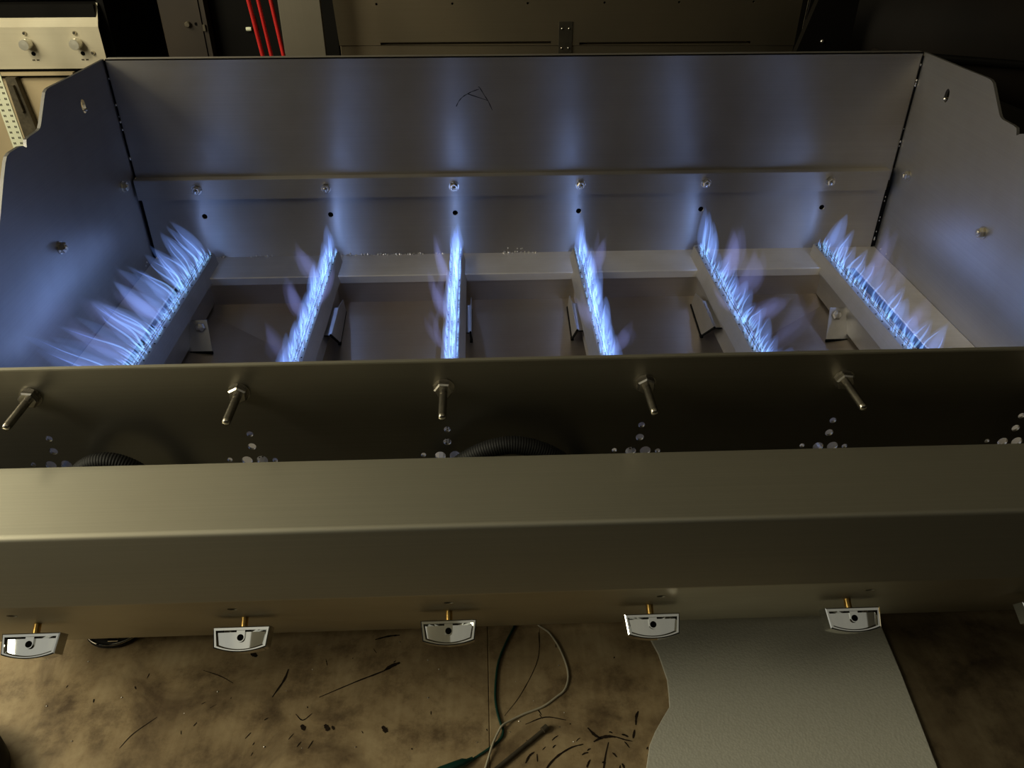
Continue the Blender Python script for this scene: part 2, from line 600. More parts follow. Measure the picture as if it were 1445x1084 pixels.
# hand drawn letter on the back wall
mb = MB()
for st in ([(-0.083, 0.1062), (-0.079, 0.1134), (-0.0735, 0.119), (-0.067, 0.1228), (-0.0606, 0.1258), (-0.0516, 0.1288)],
           [(-0.0526, 0.1316), (-0.0505, 0.1305), (-0.0439, 0.1197), (-0.0393, 0.1125), (-0.0341, 0.1009)],
           [(-0.067, 0.1228), (-0.0392, 0.1135)]):
    p = catmull([(a, 0.0038, b) for a, b in st], 6)
    mb.strip(p, [0.0010 + 0.0003 * math.sin(k) for k in range(len(p))], (0, -1, 0))
put('letter_mark', mb.mesh('letter_mark', M['ink'], fix=False), grill)
tag(grill.children[-1], 'hand drawn black letter A in marker pen')

# ledges around the tray opening
LZ = -0.108
mb = MB()
mb.prism([(0.0, LZ), (-0.069, LZ), (-0.0705, LZ - 0.001), (-0.0705, LZ - 0.011), (-0.069, LZ - 0.011), (-0.069, LZ - 0.0015), (0.0, LZ - 0.0015)],
         lambda a, b: (XL + 0.0005, a, b), lambda a, b: (XR - 0.0005, a, b))
put('rear_ledge', mb.mesh('rear_ledge', M['ledge_steel']), grill)
mb = MB()
mb.prism([(YF + 0.001, LZ), (-0.452, LZ), (-0.4505, LZ - 0.001), (-0.4505, LZ - 0.011), (-0.452, LZ - 0.011), (-0.452, LZ - 0.0015), (YF + 0.001, LZ - 0.0015)],
         lambda a, b: (XL + 0.0005, a, b), lambda a, b: (XR - 0.0005, a, b))
put('front_ledge', mb.mesh('front_ledge', M['ledge_steel']), grill)
for s, xw in ((1, XL), (-1, XR)):
    mb = MB()
    mb.prism([(xw + s * 0.0005, LZ + 0.0003), (xw + s * 0.058, LZ + 0.0003), (xw + s * 0.0595, LZ - 0.001), (xw + s * 0.0595, LZ - 0.011), (xw + s * 0.058, LZ - 0.011), (xw + s * 0.058, LZ - 0.0015), (xw + s * 0.0005, LZ - 0.0015)],
             lambda a, b: (a, -0.0706, b), lambda a, b: (a, -0.4505, b))
    put('side_ledge', mb.mesh('side_ledge', M['ledge_steel']), grill)

# weld beads along the rear ledge and spatter dots
mb = MB()
rw = random.Random(3)
for seg in ((-0.45, -0.43), (-0.395, -0.36), (-0.272, -0.14), (-0.02, 0.03), (-0.12, -0.105)):
    x = seg[0]
    while x < seg[1]:
        r = rw.uniform(0.0007, 0.0022)
        mb.lathe([(r * 0.3, -r), (r, 0), (r * 0.3, r)], (x, -0.0012, LZ + rw.uniform(0, 0.002)), (rw.uniform(-1, 1), 0.2, 1), 6)
        x += rw.uniform(0.001, 0.007)
tag(put('weld_bead', mb.mesh('weld_bead', M['weld'], True), grill), kind='stuff')
mb = MB()
for x, y, z in ((-0.0133, -0.0006, -0.1004), (0.0058, -0.0006, -0.1019), (0.0005, -0.0006, -0.1015), (0.008, -0.0006, -0.1013), (XR - 0.0005, -0.0195, -0.1035), (XR - 0.0005, -0.0391, -0.1030), (XL + 0.0005, -0.03, -0.1003), (XL + 0.0005, -0.036, -0.103)):
    mb.lathe([(0.0004, -0.0012), (0.0012, 0), (0.0004, 0.0012)], (x, y, z), (0.3, 0.2, 1), 6)
tag(put('weld_spatter', mb.mesh('weld_spatter', M['weld'], True), grill), kind='stuff')

# drip pan: four sloping facets folded down to a flat valley
mb = MB()
x0, x1, y0, y1, ze, zc = -0.474, 0.4825, -0.452, -0.066, -0.152, -0.186
xc0, xc1, yc = -0.19, 0.19, -0.262
mb.add([(x0, y0, ze), (x1, y0, ze), (x1, y1, ze), (x0, y1, ze), (xc0, yc, zc), (xc1, yc, zc)],
       [(0, 1, 5, 4), (1, 2, 5), (2, 3, 4, 5), (3, 0, 4)])
mb.add([(x0, y0, ze), (x1, y0, ze), (x1, y1, ze), (x0, y1, ze), (x0, y0, LZ - 0.012), (x1, y0, LZ - 0.012), (x1, y1, LZ - 0.012), (x0, y1, LZ - 0.012)],
       [(0, 1, 5, 4), (1, 2, 6, 5), (2, 3, 7, 6), (3, 0, 4, 7)])
put('drip_pan', mb.mesh('drip_pan', M['pan_steel'], fix=False), grill)


def pan_z(x, y):
    zs = [ze]
    t1 = max(0, (y1 - y) / (y1 - yc))
    t2 = max(0, (y - y0) / (yc - y0))
    t3 = max(0, (x - x0) / (xc0 - x0))
    t4 = max(0, (x1 - x) / (x1 - xc1))
    return ze + (zc - ze) * min(1, t1, t2, t3, t4)


# burners
cap_poly = [(-0.0082, -0.0936), (-0.004, -0.0919), (0.0, -0.0914), (0.004, -0.0919), (0.0082, -0.0936), (0.0148, -0.1145), (0.0148, -0.1175), (0.0136, -0.1175),
            (0.0, -0.1165), (-0.0136, -0.1175), (-0.0148, -0.1175), (-0.0148, -0.1145)]
mb = MB()
mb.prism(cap_poly, lambda a, b: (a, -0.018 - (b + 0.0915) * -0.25, b), lambda a, b: (a, -0.512, b))
cap_me = mb.mesh('burner', M['burner_steel'])
mb = MB()
mb.box((-0.0095, -0.512, -0.1515), (0.0095, -0.040, -0.1165))
body_me = mb.mesh('burner_body', M['burner_steel'])
mb = MB()
rp = random.Random(5)
y = -0.026
k = 0
while y > -0.50:
    for dx in (-0.0013, 0.0015):
        z = -0.0914 - 0.0005 * abs(dx) / 0.004 + 0.00015
        mb.lathe([(0.0008, 0), (0.0008, 0.0002)], (dx, y + (0.0011 if dx > 0 else 0), z), (0, 0, 1), 6)
    if k % 6 == 0:
        for dx in (-0.0062, 0.0062):
            mb.lathe([(0.0010, 0), (0.0010, 0.0003)], (dx, y, -0.0926), (dx * 40, 0, 1), 6)
    y -= 0.0032
    k += 1
port_me = mb.mesh('gas_ports', M['hole'])


def slab(mb, poly, f, t):
    mb.prism(poly, lambda a, b: f(a, b, 0), lambda a, b: f(a, b, t))


for i, x in enumerate(BX):
    b = put('burner', cap_me, grill, (x, 0, 0))
    put('burner_body', body_me, b, (x, 0, 0))
    tag(put('gas_ports', port_me, b, (x, 0, 0)), kind='stuff')
    s = 1 if i < 3 else -1
    mb = MB()
    md = MB()
    if i in (0, 5):
        # plate across the burner, bent wings, with its dark foot slot
        xa, xb = x + s * 0.004, x + s * 0.0385
        g = lambda a, b_, t: (a, -0.190 + t + (b_ - za) * 0.7, b_)
        za = pan_z(x + s * 0.02, -0.19)
        slab(mb, [(xa, za), (xb, za), (x + s * 0.0315, -0.1225), (x + s * 0.0085, -0.1225)], g, 0.0012)
        mb.lathe([(0.0062, 0), (0.0068, 0.002), (0.005, 0.0045), (0.002, 0.0055)], (x + s * 0.0235, -0.172, -0.130), (0, -1, 0.7), 6)
        md.box((min(xa, xb) - 0.001, -0.1925, za - 0.004), (max(xa, xb) + 0.001, -0.1895, za + 0.0012))
    else:
        xx = x + s * 0.0205
        z1, z2 = pan_z(xx, -0.088), pan_z(xx, -0.158)
        g = lambda a, b_, t: (xx + t, a, b_)
        slab(mb, [(-0.088, z1), (-0.158, z2), (-0.2085, -0.1245), (-0.140, -0.1210), (-0.100, -0.1300)], g, 0.0012)
        slab(mb, [(-0.140, -0.121), (-0.2085, -0.1245), (-0.2085, -0.1265), (-0.140, -0.123)], lambda a, b_, t: (xx - s * 0.011 + (s * 0.0115 if t else 0), a, b_), 1)
        md.tube([(xx, -0.088, z1 + 0.001), (xx, -0.158, z2 + 0.001), (xx, -0.2085, -0.1245)], 0.0017, 6)
        md.lathe([(0.003, -0.002), (0.003, 0.002)], (xx, -0.158, z2 + 0.001), (1, 0, 0), 10)
    br = put('mount_bracket', mb.mesh('mount_bracket', M['burner_steel']), b)
    put('bracket_edge', md.mesh('bracket_edge', M['hole']), b)

# front panel with its drilled hole groups
mb = MB()
mb.box((XL - 0.0035, YF - 0.0012, BZ + 0.035), (XR + 0.0035, YF + 0.0012, 0.0268))
me = mb.mesh('front_panel', M['front_steel'])
c = MB()
FXO = 0.0014
for x in BX:
    cx = x + FXO
    for dx, dz, r in ((0.001, -0.0464, 0.0031), (0.0005, -0.0608, 0.0038), (-0.0068, -0.0772, 0.0050), (0.0072, -0.0772, 0.0052), (-0.0225, -0.0755, 0.0024), (0.0190, -0.0775, 0.0026)):
        c.lathe([(r, -0.01), (r, 0.01)], (cx + dx, YF, dz), (0, 1, 0), 18)
put('front_panel', cut(me, c), grill)
mb = MB()
mb.prism([(YF - 0.0013, 0.0262), (YF - 0.0013, 0.0278), (YF + 0.0030, 0.0278), (YF + 0.0030, 0.0262)], lambda a, b: (XL, a, b), lambda a, b: (XR, a, b))
put('front_flange', mb.mesh('front_flange', M['panel_steel']), grill)
mb = MB()
mb.lathe([(0.0098, 0), (0.0098, 0.0012)], (0, 0, 0), (0, -1, 0), 24)
mb.lathe([(0.0088, 0.0012), (0.0088, 0.0062), (0.0074, 0.0074)], (0, 0, 0), (0, -1, 0), 6, 0.2)
bolt_nut = mb.mesh('bolt_nut', M['bolt_steel'], True)
mb = MB()
prof = [(0.0036, 0)]
t = 0.001
while t < 0.045:      # thread
    prof += [(0.0036, t), (0.00335, t + 0.0005)]
    t += 0.001
prof += [(0.0034, 0.0455), (0.0026, 0.047)]
mb.lathe(prof, (0, 0, 0), (0, -1, 0), 14)
bolt_shaft = mb.mesh('panel_bolt', M['bolt_steel'])
for p in bolt_shaft.polygons:
    p.use_smooth = True
for x in BX:
    b = put('panel_bolt', bolt_shaft, grill, (x + FXO, YF - 0.0012, 0.0002))
    put('bolt_nut', bolt_nut, b, (x + FXO, YF - 0.0012, 0.0002), (0, random.uniform(0, 1), 0))

# control panel: one folded sheet
def arc(c, r, a0, a1, n):
    return [(c[0] + r * math.cos(math.radians(a0 + (a1 - a0) * k / n)), c[1] + r * math.sin(math.radians(a0 + (a1 - a0) * k / n))) for k in range(n + 1)]


outer = [(-0.5835, -0.055), (-0.5835, -0.0302)] + arc((-0.6625, -0.0350), 0.0048, 88, 176, 8) + arc((-0.6670, -0.0990), 0.0050, 178, 213, 4) + [(-0.6545, -0.12925), (-0.6298, -0.1679), (-0.5690, -0.2628), (-0.5450, -0.2628)]
th = 0.0014
inner = []
for i, p in enumerate(outer):
    a = Vector(outer[max(i - 1, 0)])
    b = Vector(outer[min(i + 1, len(outer) - 1)])
    d = (b - a).normalized()
    inner.append((p[0] + -d.y * -th * -1 * -1, p[1] + d.x * th * -1 * -1))
# offset to the inside (towards the firebox)
inner = []
for i, p in enumerate(outer):
    a = Vector(outer[max(i - 1, 0)])
    b = Vector(outer[min(i + 1, len(outer) - 1)])
    d = (b - a).normalized()
    n = Vector((d.y, -d.x))
    ctr = Vector((-0.60, -0.12))
    if n.dot(ctr - Vector(p)) < 0:
        n = -n
    inner.append((p[0] + n.x * th, p[1] + n.y * th))
PX0, PX1 = XL - 0.012, XR + 0.012
mb = MB()
for k in range(len(outer) - 1):
    q = [outer[k], outer[k + 1], inner[k + 1], inner[k]]
n = len(outer)
ring = outer + inner[::-1]
vs = [(PX0, a, b) for a, b in ring] + [(PX1, a, b) for a, b in ring]
m2 = len(ring)
fs = [(i, (i + 1) % m2, m2 + (i + 1) % m2, m2 + i) for i in range(m2)]
for k in range(n - 1):
    fs.append((k, m2 - 1 - k, m2 - 2 - k, k + 1))
    fs.append((m2 + k, m2 + k + 1, 2 * m2 - 2 - k, 2 * m2 - 1 - k))
mb.add(vs, fs)
me = mb.mesh('control_panel', M['panel_steel'])
NA = Vector((0, -0.842, -0.539))     # outward normal of the knob face
c = MB()
KX = 0.0015
for x in BX:
    c.lathe([(0.0042, -0.012), (0.0042, 0.012)], (x + 0.0037, -0.6549, -0.1286), NA, 18)
me = cut(me, c)
for p in me.polygons:
    p.use_smooth = True
try:
    me.set_sharp_from_angle(angle=math.radians(34))
except Exception:
    pass
put('control_panel', me, grill)
for xx in (PX0 - 0.0015, PX1):
    mb = MB()
    mb.prism(outer + [(-0.5230, -0.2628), (-0.5230, -0.055)], lambda a, b: (xx, a, b), lambda a, b: (xx + 0.0015, a, b))
    put('end_plate', mb.mesh('end_plate', M['panel_steel']), grill)

# knobs: local x = across, y = up along the panel, z = out of the panel
KR = Matrix(((1, 0, 0), (0, -0.539, -0.842), (0, 0.842, -0.539))).to_euler()
mb = MB()
mb.lathe([(0.0031, -0.008), (0.0031, 0.012)], (0, 0, 0), (0, 0, 1), 18)
stem_me = mb.mesh('stem', M['brass'], True)


def knob_mesh():
    bm = bmesh.new()
    # outline of the knob seen along its top side: x across, z out
    A0, A1 = 0.0090, 0.0265
    nx = 16
    hw0, hw1 = 0.0246, 0.0226
    top, low = 0.0080, -0.0100

    def outline(ins, zins0, zins1):
        pts = []
        for k in range(nx + 1):
            u = -1 + 2 * k / nx
            pts.append((u * (hw0 - ins), A0 + zins0))
        fr = []
        for k in range(nx + 1):
            u = 1 - 2 * k / nx
            fr.append((u * (hw1 - ins), A1 - zins1 + 0.0038 * (1 - u * u)))
        return pts + fr
    o1 = outline(0, 0, 0)
    # three rings: underside, top rim outer, rim inner, recessed face
    rings = []
    for poly, yv in ((outline(0.0030, 0.001, 0.003), low), (o1, low + 0.0030), (o1, top - 0.0006), (outline(0.0009, 0.0009, 0.0008), top), (outline(0.0026, 0.0030, 0.0016), top), (outline(0.0040, 0.0046, 0.0026), top - 0.0030)):
        rings.append([bm.verts.new((px, yv, pz)) for px, pz in poly])
    n_ = len(o1)
    for a, b in zip(rings, rings[1:]):
        for k in range(n_):
            bm.faces.new((a[k], a[(k + 1) % n_], b[(k + 1) % n_], b[k]))
    # caps as strips between back and front edge so the curved face shades well
    for ring, flip in ((rings[0], True), (rings[-1], False)):
        for k in range(nx):
            q = [ring[k], ring[k + 1], ring[n_ - 2 - k], ring[n_ - 1 - k]]
            bm.faces.new(q[::-1] if flip else q)
    # gentle dish across the recessed face
    for v in rings[-1]:
        u = v.co.x / hw0
        v.co.y += 0.0016 * (1 - u * u)
    bmesh.ops.recalc_face_normals(bm, faces=bm.faces)
    me = bpy.data.meshes.new('knob')
    bm.to_mesh(me)
    bm.free()
    me.materials.append(M['chrome'])
    for p in me.polygons:
        p.use_smooth = True
    me.set_sharp_from_angle(angle=math.radians(30))
    return me


knob_me = knob_mesh()
mb = MB()
uo = [(0.0040 * math.cos(t), 0.0042 * math.sin(t)) for t in [math.pi * k / 12 for k in range(13)]] + [(-0.0040, -0.0062), (0.0040, -0.0062)]
mb.prism([(a, 0.0182 + b) for a, b in uo], lambda a, b: (a, 0.0045, b), lambda a, b: (a * 0.9, 0.0086, 0.0182 + (b - 0.0182) * 0.94))
boss_me = mb.mesh('screw_boss', M['chrome'], True)
mb = MB()
mb.lathe([(0.0028, 0), (0.0028, 0.00035)], (0, 0.0085, 0.0184), (0, 1, 0), 20)
screw_me = mb.mesh('set_screw', M['hole'])
for x in BX:
    org = (x + KX, -0.6298, -0.1674)
    k = put('knob', knob_me, grill, org, KR)
    for nm_, me_ in (('stem', stem_me), ('screw_boss', boss_me), ('set_screw', screw_me)):
        o = bpy.data.objects.new(nm_, me_)
        COL.objects.link(o)
        o.parent = k
grill_parts_done = True

# hoses and igniter lead between front panel and control panel
def ribbed(pts, r, rib=0.004):
    p = catmull(pts, 110)
    rad = []
    d = 0
    for i in range(len(p)):
        if i:
            d += (p[i] - p[i - 1]).length
        rad.append(r * (1 + 0.02 * math.sin(2 * math.pi * d / rib)))
    mb = MB()
    mb.tube(p, rad, 14)
    return mb


h1 = put('gas_hose', ribbed([(-0.11, -0.553, -0.180), (-0.102, -0.552, -0.105), (-0.074, -0.551, -0.062), (-0.030, -0.550, -0.0445), (0.014, -0.551, -0.062), (0.040, -0.552, -0.105), (0.045, -0.553, -0.180)], 0.0082, 0.0022).mesh('gas_hose', M['rubber'], True))
tag(h1, 'black ribbed hose arching up behind the control panel near the middle knob', 'hose')
h2 = put('gas_hose', ribbed([(-0.445, -0.552, -0.185), (-0.435, -0.551, -0.105), (-0.415, -0.550, -0.064), (-0.388, -0.550, -0.0515), (-0.361, -0.550, -0.066), (-0.342, -0.551, -0.105), (-0.333, -0.552, -0.185)], 0.0080, 0.0022).mesh('gas_hose', M['rubber'], True))
tag(h2, 'black ribbed hose arching up behind the panel near the far left knob', 'hose')
mb = MB()
mb.tube(catmull([(-0.122, -0.534, -0.17), (-0.119, -0.534, -0.10), (-0.112, -0.534, -0.0775), (-0.100, -0.534, -0.0735), (-0.089, -0.534, -0.0790), (-0.083, -0.534, -0.10), (-0.08, -0.534, -0.17)], 10), 0.0012, 8)
tag(put('igniter_lead', mb.mesh('igniter_lead', M['rubber'], True)), 'thin black wire loop beside the fat ribbed hose', 'wire')

# ------------------------------------------------------------------ flames
def tongue_data(mb, hs, root, tip, wy, wx, bend, rows=11, nseg=10, ph=0.0):
    """one lens shaped blade of burning gas from root to tip; bend = sideways bow"""
    root, tip, bend = Vector(root), Vector(tip), Vector(bend)
    vs, fs = [], []
    for k in range(rows):
        s = k / (rows - 1)
        c = root.lerp(tip, s) + bend * math.sin(math.pi * s) + Vector((0.0014, 0.002, 0)) * math.sin(ph + 5 * s) * s
        prof = (0.45 + 2.2 * s) if s < 0.25 else math.cos((s - 0.25) / 0.75 * math.pi / 2) ** 0.75
        prof = max(prof, 0.015)
        for j in range(nseg):
            t = 2 * math.pi * j / nseg
            vs.append((c.x + wx * prof * math.cos(t), c.y + wy * prof * math.sin(t), c.z))
            hs.append(s)
    for k in range(rows - 1):
        for j in range(nseg):
            fs.append((k * nseg + j, k * nseg + (j + 1) % nseg, (k + 1) * nseg + (j + 1) % nseg, (k + 1) * nseg + j))
    fs.append(tuple(range(nseg))[::-1])
    fs.append(tuple((rows - 1) * nseg + j for j in range(nseg)))
    mb.add(vs, fs)


def attr_mesh(mb, hs, name, mat):
    me = mb.mesh(name, mat, True)
    a = me.attributes.new('height', 'FLOAT', 'POINT')
    a.data.foreach_set('value', hs)
    return me


def filament(mb, hs, pts, r):
    p = catmull(pts, 6)
    n0 = len(mb.v)
    n_ = len(p)
    rad = [r * (0.55 + 0.9 * math.sin(math.pi * min(1, 0.15 + 0.85 * k / (n_ - 1)))) * (1 - 0.55 * k / (n_ - 1)) for k in range(n_)]
    mb.tube(p, rad, 6)
    hs += [k / (n_ - 1) for k in range(n_) for j in range(6)]


# per burner: height, lean in x at the tip, lean in y at the tip, as functions of the distance along the burner
FL = [
    dict(h=lambda y: 0.056, lx=lambda y: -0.032 - 0.040 * min(1, max(0, (-y - 0.10) / 0.22)), ly=lambda y: 0.006, n=20, w=1.35, label='row of blue gas flames blown sideways on the far left burner'),
    dict(h=lambda y: 0.036, lx=lambda y: 0.000, ly=lambda y: 0.022, n=22, w=1.3, label='row of blue gas flames on the second burner from the left'),
    dict(h=lambda y: 0.040, lx=lambda y: -0.003, ly=lambda y: 0.024, n=22, w=1.3, label='upright row of blue gas flames on the third burner from the left'),
    dict(h=lambda y: 0.038, lx=lambda y: 0.004, ly=lambda y: 0.022, n=22, w=1.3, label='row of blue gas flames on the fourth burner from the left'),
    dict(h=lambda y: 0.054 if y > -0.10 else 0.028, lx=lambda y: 0.003 if y > -0.10 else 0.015, ly=lambda y: 0.016, n=20, w=1.15, label='ragged blue gas flames with stray wisps on the second burner from the right'),
    dict(h=lambda y: 0.056 if y > -0.09 else 0.038, lx=lambda y: 0.016, ly=lambda y: 0.008, n=19, w=1.15, label='row of blue gas flames leaning inward on the far right burner'),
]
# stray wisps: burner, root, tip, half width along y, half width across, bow
WISPS = [
    (0, (-0.455, -0.215, -0.09), (-0.500, -0.205, -0.035), 0.016, 0.010, (-0.004, 0, 0)),
    (0, (-0.456, -0.265, -0.09), (-0.530, -0.225, -0.050), 0.026, 0.012, (-0.006, 0, 0)),
    (0, (-0.456, -0.315, -0.09), (-0.545, -0.275, -0.062), 0.024, 0.012, (-0.006, 0, 0)),
    (0, (-0.456, -0.345, -0.09), (-0.535, -0.325, -0.060), 0.018, 0.010, (-0.006, 0, 0)),
    (1, (-0.276, -0.110, -0.09), (-0.302, -0.085, -0.045), 0.030, 0.006, (-0.006, 0, 0)),
    (1, (-0.276, -0.220, -0.09), (-0.292, -0.190, -0.050), 0.026, 0.006, (-0.005, 0, 0)),
    (1, (-0.276, -0.325, -0.09), (-0.300, -0.300, -0.065), 0.018, 0.006, (-0.004, 0, 0)),
    (1, (-0.262, -0.190, -0.09), (-0.252, -0.165, -0.055), 0.020, 0.005, (0.004, 0, 0)),
    (2, (-0.097, -0.130, -0.09), (-0.112, -0.085, -0.040), 0.030, 0.005, (-0.004, 0, 0)),
    (2, (-0.097, -0.230, -0.09), (-0.110, -0.190, -0.050), 0.030, 0.005, (-0.006, 0, 0)),
    (2, (-0.098, -0.310, -0.09), (-0.112, -0.280, -0.060), 0.020, 0.005, (-0.004, 0, 0)),
    (3, (0.096, -0.120, -0.09), (0.113, -0.085, -0.045), 0.026, 0.006, (0.006, 0, 0)),
    (3, (0.083, -0.260, -0.09), (0.068, -0.240, -0.052), 0.022, 0.006, (-0.004, 0, 0)),
    (3, (0.097, -0.320, -0.09), (0.118, -0.310, -0.066), 0.016, 0.008, (0.006, 0, 0)),
    (4, (0.277, -0.140, -0.09), (0.300, -0.090, -0.036), 0.026, 0.010, (0.006, 0, 0)),
    (4, (0.277, -0.195, -0.09), (0.305, -0.150, -0.034), 0.022, 0.012, (0.008, 0, 0)),
    (4, (0.280, -0.255, -0.09), (0.312, -0.235, -0.062), 0.020, 0.010, (0.008, 0, 0.004)),
    (4, (0.285, -0.320, -0.09), (0.350, -0.250, -0.066), 0.014, 0.008, (0.010, 0, 0.002)),
    (4, (0.262, -0.235, -0.09), (0.245, -0.220, -0.066), 0.018, 0.005, (-0.003, 0, 0)),
    (5, (0.457, -0.170, -0.09), (0.490, -0.140, -0.018), 0.016, 0.010, (0.004, 0, 0)),
    (5, (0.457, -0.205, -0.09), (0.488, -0.180, -0.042), 0.016, 0.009, (0.004, 0, 0)),
    (5, (0.457, -0.290, -0.09), (0.480, -0.270, -0.058), 0.018, 0.008, (0.004, 0, 0)),
]
rf = random.Random(11)
for i, x in enumerate(BX):
    F = FL[i]
    fl = thing('gas_flame', (x, -0.26, -0.0913), F['label'], 'flame', 'gas flames on the six burners')
    # main blades
    core, core_h = MB(), []
    comb, comb_h = MB(), []
    n_ = F['n']
    for k in range(n_):
        y = -0.030 - 0.36 * (k + 0.5) / n_ + rf.uniform(-0.004, 0.004)
        h = F['h'](y) * rf.uniform(0.72, 1.15)
        lx = F['lx'](y) * rf.uniform(0.75, 1.25) + rf.uniform(-0.004, 0.004)
        ly = F['ly'](y) + rf.uniform(-0.004, 0.008)
        rx = x + rf.uniform(-0.0035, 0.0035)
        mb, hs = MB(), []
        root = Vector((rx, y, -0.0911 + rf.uniform(0, 0.0018)))
        tip = root + Vector((lx, ly, h))
        tongue_data(mb, hs, root, tip, rf.uniform(0.009, 0.014) * F['w'], rf.uniform(0.0042, 0.0062) * F['w'] * 1.2, (lx * -0.10, -0.002, 0), ph=rf.uniform(0, 6))
        put('flame_tongue', attr_mesh(mb, hs, 'flame_tongue', M['flame']), fl)
        # bright edges of the blade
        for e in (-1, 1):
            if rf.random() < 0.5:
                o = Vector((rf.uniform(-0.002, 0.002), e * rf.uniform(0.004, 0.010), 0))
                q = [root + o * 0.5, root.lerp(tip, 0.3) + o + Vector((-lx * 0.10, 0, 0)), root.lerp(tip, 0.6) + o * 0.8 + Vector((rf.uniform(-0.001, 0.001), 0, 0)), root.lerp(tip, rf.uniform(0.72, 0.95)) + o * 0.25]
                filament(core, core_h, q, rf.uniform(0.0006, 0.0011))
    y = -0.028
    while y > -0.395:
        for dx in (-0.0062, -0.0013, 0.0015, 0.0062):
            if rf.random() < 0.42:
                h = rf.uniform(0.006, 0.014)
                r0 = Vector((x + dx, y + rf.uniform(-0.001, 0.001), -0.0914))
                sl = F['lx'](y) / F['h'](y)
                filament(comb, comb_h, [r0, r0 + Vector((sl * h * 0.3 + dx * 0.15, 0.001, h * 0.5)), r0 + Vector((sl * h * 0.8 + dx * 0.2, 0.002, h))], rf.uniform(0.0006, 0.0010))
        y -= 0.0048
    tag(put('flame_filaments', attr_mesh(core, core_h, 'flame_filaments', M['core']), fl), kind='stuff')
    tag(put('flame_roots', attr_mesh(comb, comb_h, 'flame_roots', M['core']), fl), kind='stuff')
    for wi, r0, t0, wy, wx, bow in WISPS:
        if wi == i:
            r0, t0 = Vector(r0), Vector(t0)
            for q in range(4):
                mb, hs = MB(), []
                j = Vector((rf.uniform(-0.011, 0.011), rf.uniform(-0.022, 0.022), rf.uniform(-0.010, 0.008)))
                jr = Vector((rf.uniform(-0.002, 0.002), rf.uniform(-0.010, 0.010), rf.uniform(-0.0005, 0.0020)))
                tongue_data(mb, hs, r0 + jr, t0 + j, wy * rf.uniform(0.35, 1.0), wx * rf.uniform(0.6, 1.3), Vector(bow) * rf.uniform(0.3, 1.6), rows=13, nseg=12, ph=rf.uniform(0, 6))
                put('flame_wisp', attr_mesh(mb, hs, 'flame_wisp', M['wisp']), fl)
    # the light these flames throw on the steel around them
    for q in range(10):
        ld = bpy.data.lights.new('flame_light', 'POINT')
        ld.energy, ld.color, ld.shadow_soft_size = 0.0068, (0.28, 0.44, 1.0), 0.0
        lo = bpy.data.objects.new('flame_light', ld)
        COL.objects.link(lo)
        yl = -0.045 - 0.033 * q
        lo.location = (x + F['lx'](yl) * 0.6, yl, -0.058)

# ------------------------------------------------------------------ things on the bench in front
mb = MB()
foam_poly = [(0.118, -0.552), (0.124, -0.575), (0.127, -0.606), (0.125, -0.625), (0.123, -0.638), (0.114, -0.650), (0.104, -0.664), (0.096, -0.678), (0.089, -0.700), (0.082, -0.76), (0.352, -0.765), (0.357, -0.715), (0.362, -0.671), (0.369, -0.607), (0.376, -0.518), (0.28, -0.515), (0.196, -0.5145), (0.112, -0.520)]
mb.prism(foam_poly, lambda a, b: (a, b, BZ), lambda a, b: (a, b, BZ + 0.003))
tag(put('foam_sheet', mb.mesh('foam_sheet', M['foam'], bevel=0.0008)), 'thin white packing foam sheet lying on the plywood bench', 'foam sheet')


def wire(name, pts, r, mat, lift=0.0):
    mb = MB()
    mb.tube(catmull([(a, b, BZ + r + c) for a, b, c in pts], 8), r, 10)
    return put(name, mb.mesh(name, mat, True))


gw = [(-0.02, -0.50, 0.0), (-0.024, -0.527, 0), (-0.034, -0.550, 0), (-0.044, -0.577, 0), (-0.048, -0.607, 0), (-0.048, -0.628, 0), (-0.0445, -0.647, 0), (-0.0418, -0.656, 0), (-0.0445, -0.665, 0), (-0.056, -0.675, 0), (-0.073, -0.6865, 0)]
g = thing('green_wire', (-0.05, -0.62, BZ), 'dark green insulated wire curving across the plywood to its plug', 'wire')
mb = MB()
mb.tube(catmull([(a, b, BZ + 0.0013 + c) for a, b, c in gw], 8), 0.0013, 10)
put('lead', mb.mesh('lead', M['green_wire'], True), g)
mb = MB()
mb.tube([(-0.071, -0.685, BZ + 0.0026), (-0.076, -0.688, BZ + 0.003), (-0.080, -0.690, BZ + 0.0042), (-0.100, -0.697, BZ + 0.0042), (-0.112, -0.701, BZ + 0.0036)], [0.0020, 0.0026, 0.0042, 0.0042, 0.0030], 14)
put('plug', mb.mesh('plug', M['green_wire'], True), g)
ww = [(-0.004, -0.50, 0), (-0.001, -0.528, 0), (0.012, -0.543, 0), (0.022, -0.566, 0), (0.027, -0.593, 0), (0.0225, -0.612, 0), (0.012, -0.622, 0), (-0.002, -0.632, 0), (-0.020, -0.639, 0), (-0.034, -0.6465, 0.001), (-0.0425, -0.653, 0.0030), (-0.047, -0.660, 0.002), (-0.0505, -0.668, 0.0026), (-0.0535, -0.676, 0.0028), (-0.059, -0.693, 0.0005), (-0.068, -0.72, 0)]
tag(wire('white_wire', ww, 0.0011, M['white_wire']), 'thin white wire looping over the green wire on the plywood', 'wire')
rod = thing('metal_rod', (-0.02, -0.68, BZ), 'thin dull grey rod with a small head lying on the plywood', 'rod')
mb = MB()
mb.tube([(-0.003, -0.6585, BZ + 0.0022), (-0.06, -0.7045, BZ + 0.0022)], 0.0022, 12)
put('shaft', mb.mesh('shaft', M['rod'], True), rod)
mb = MB()
mb.tube([(0.0005, -0.6557, BZ + 0.0032), (-0.0040, -0.6593, BZ + 0.0032)], 0.0032, 12)
put('head', mb.mesh('head', M['rod'], True), rod)
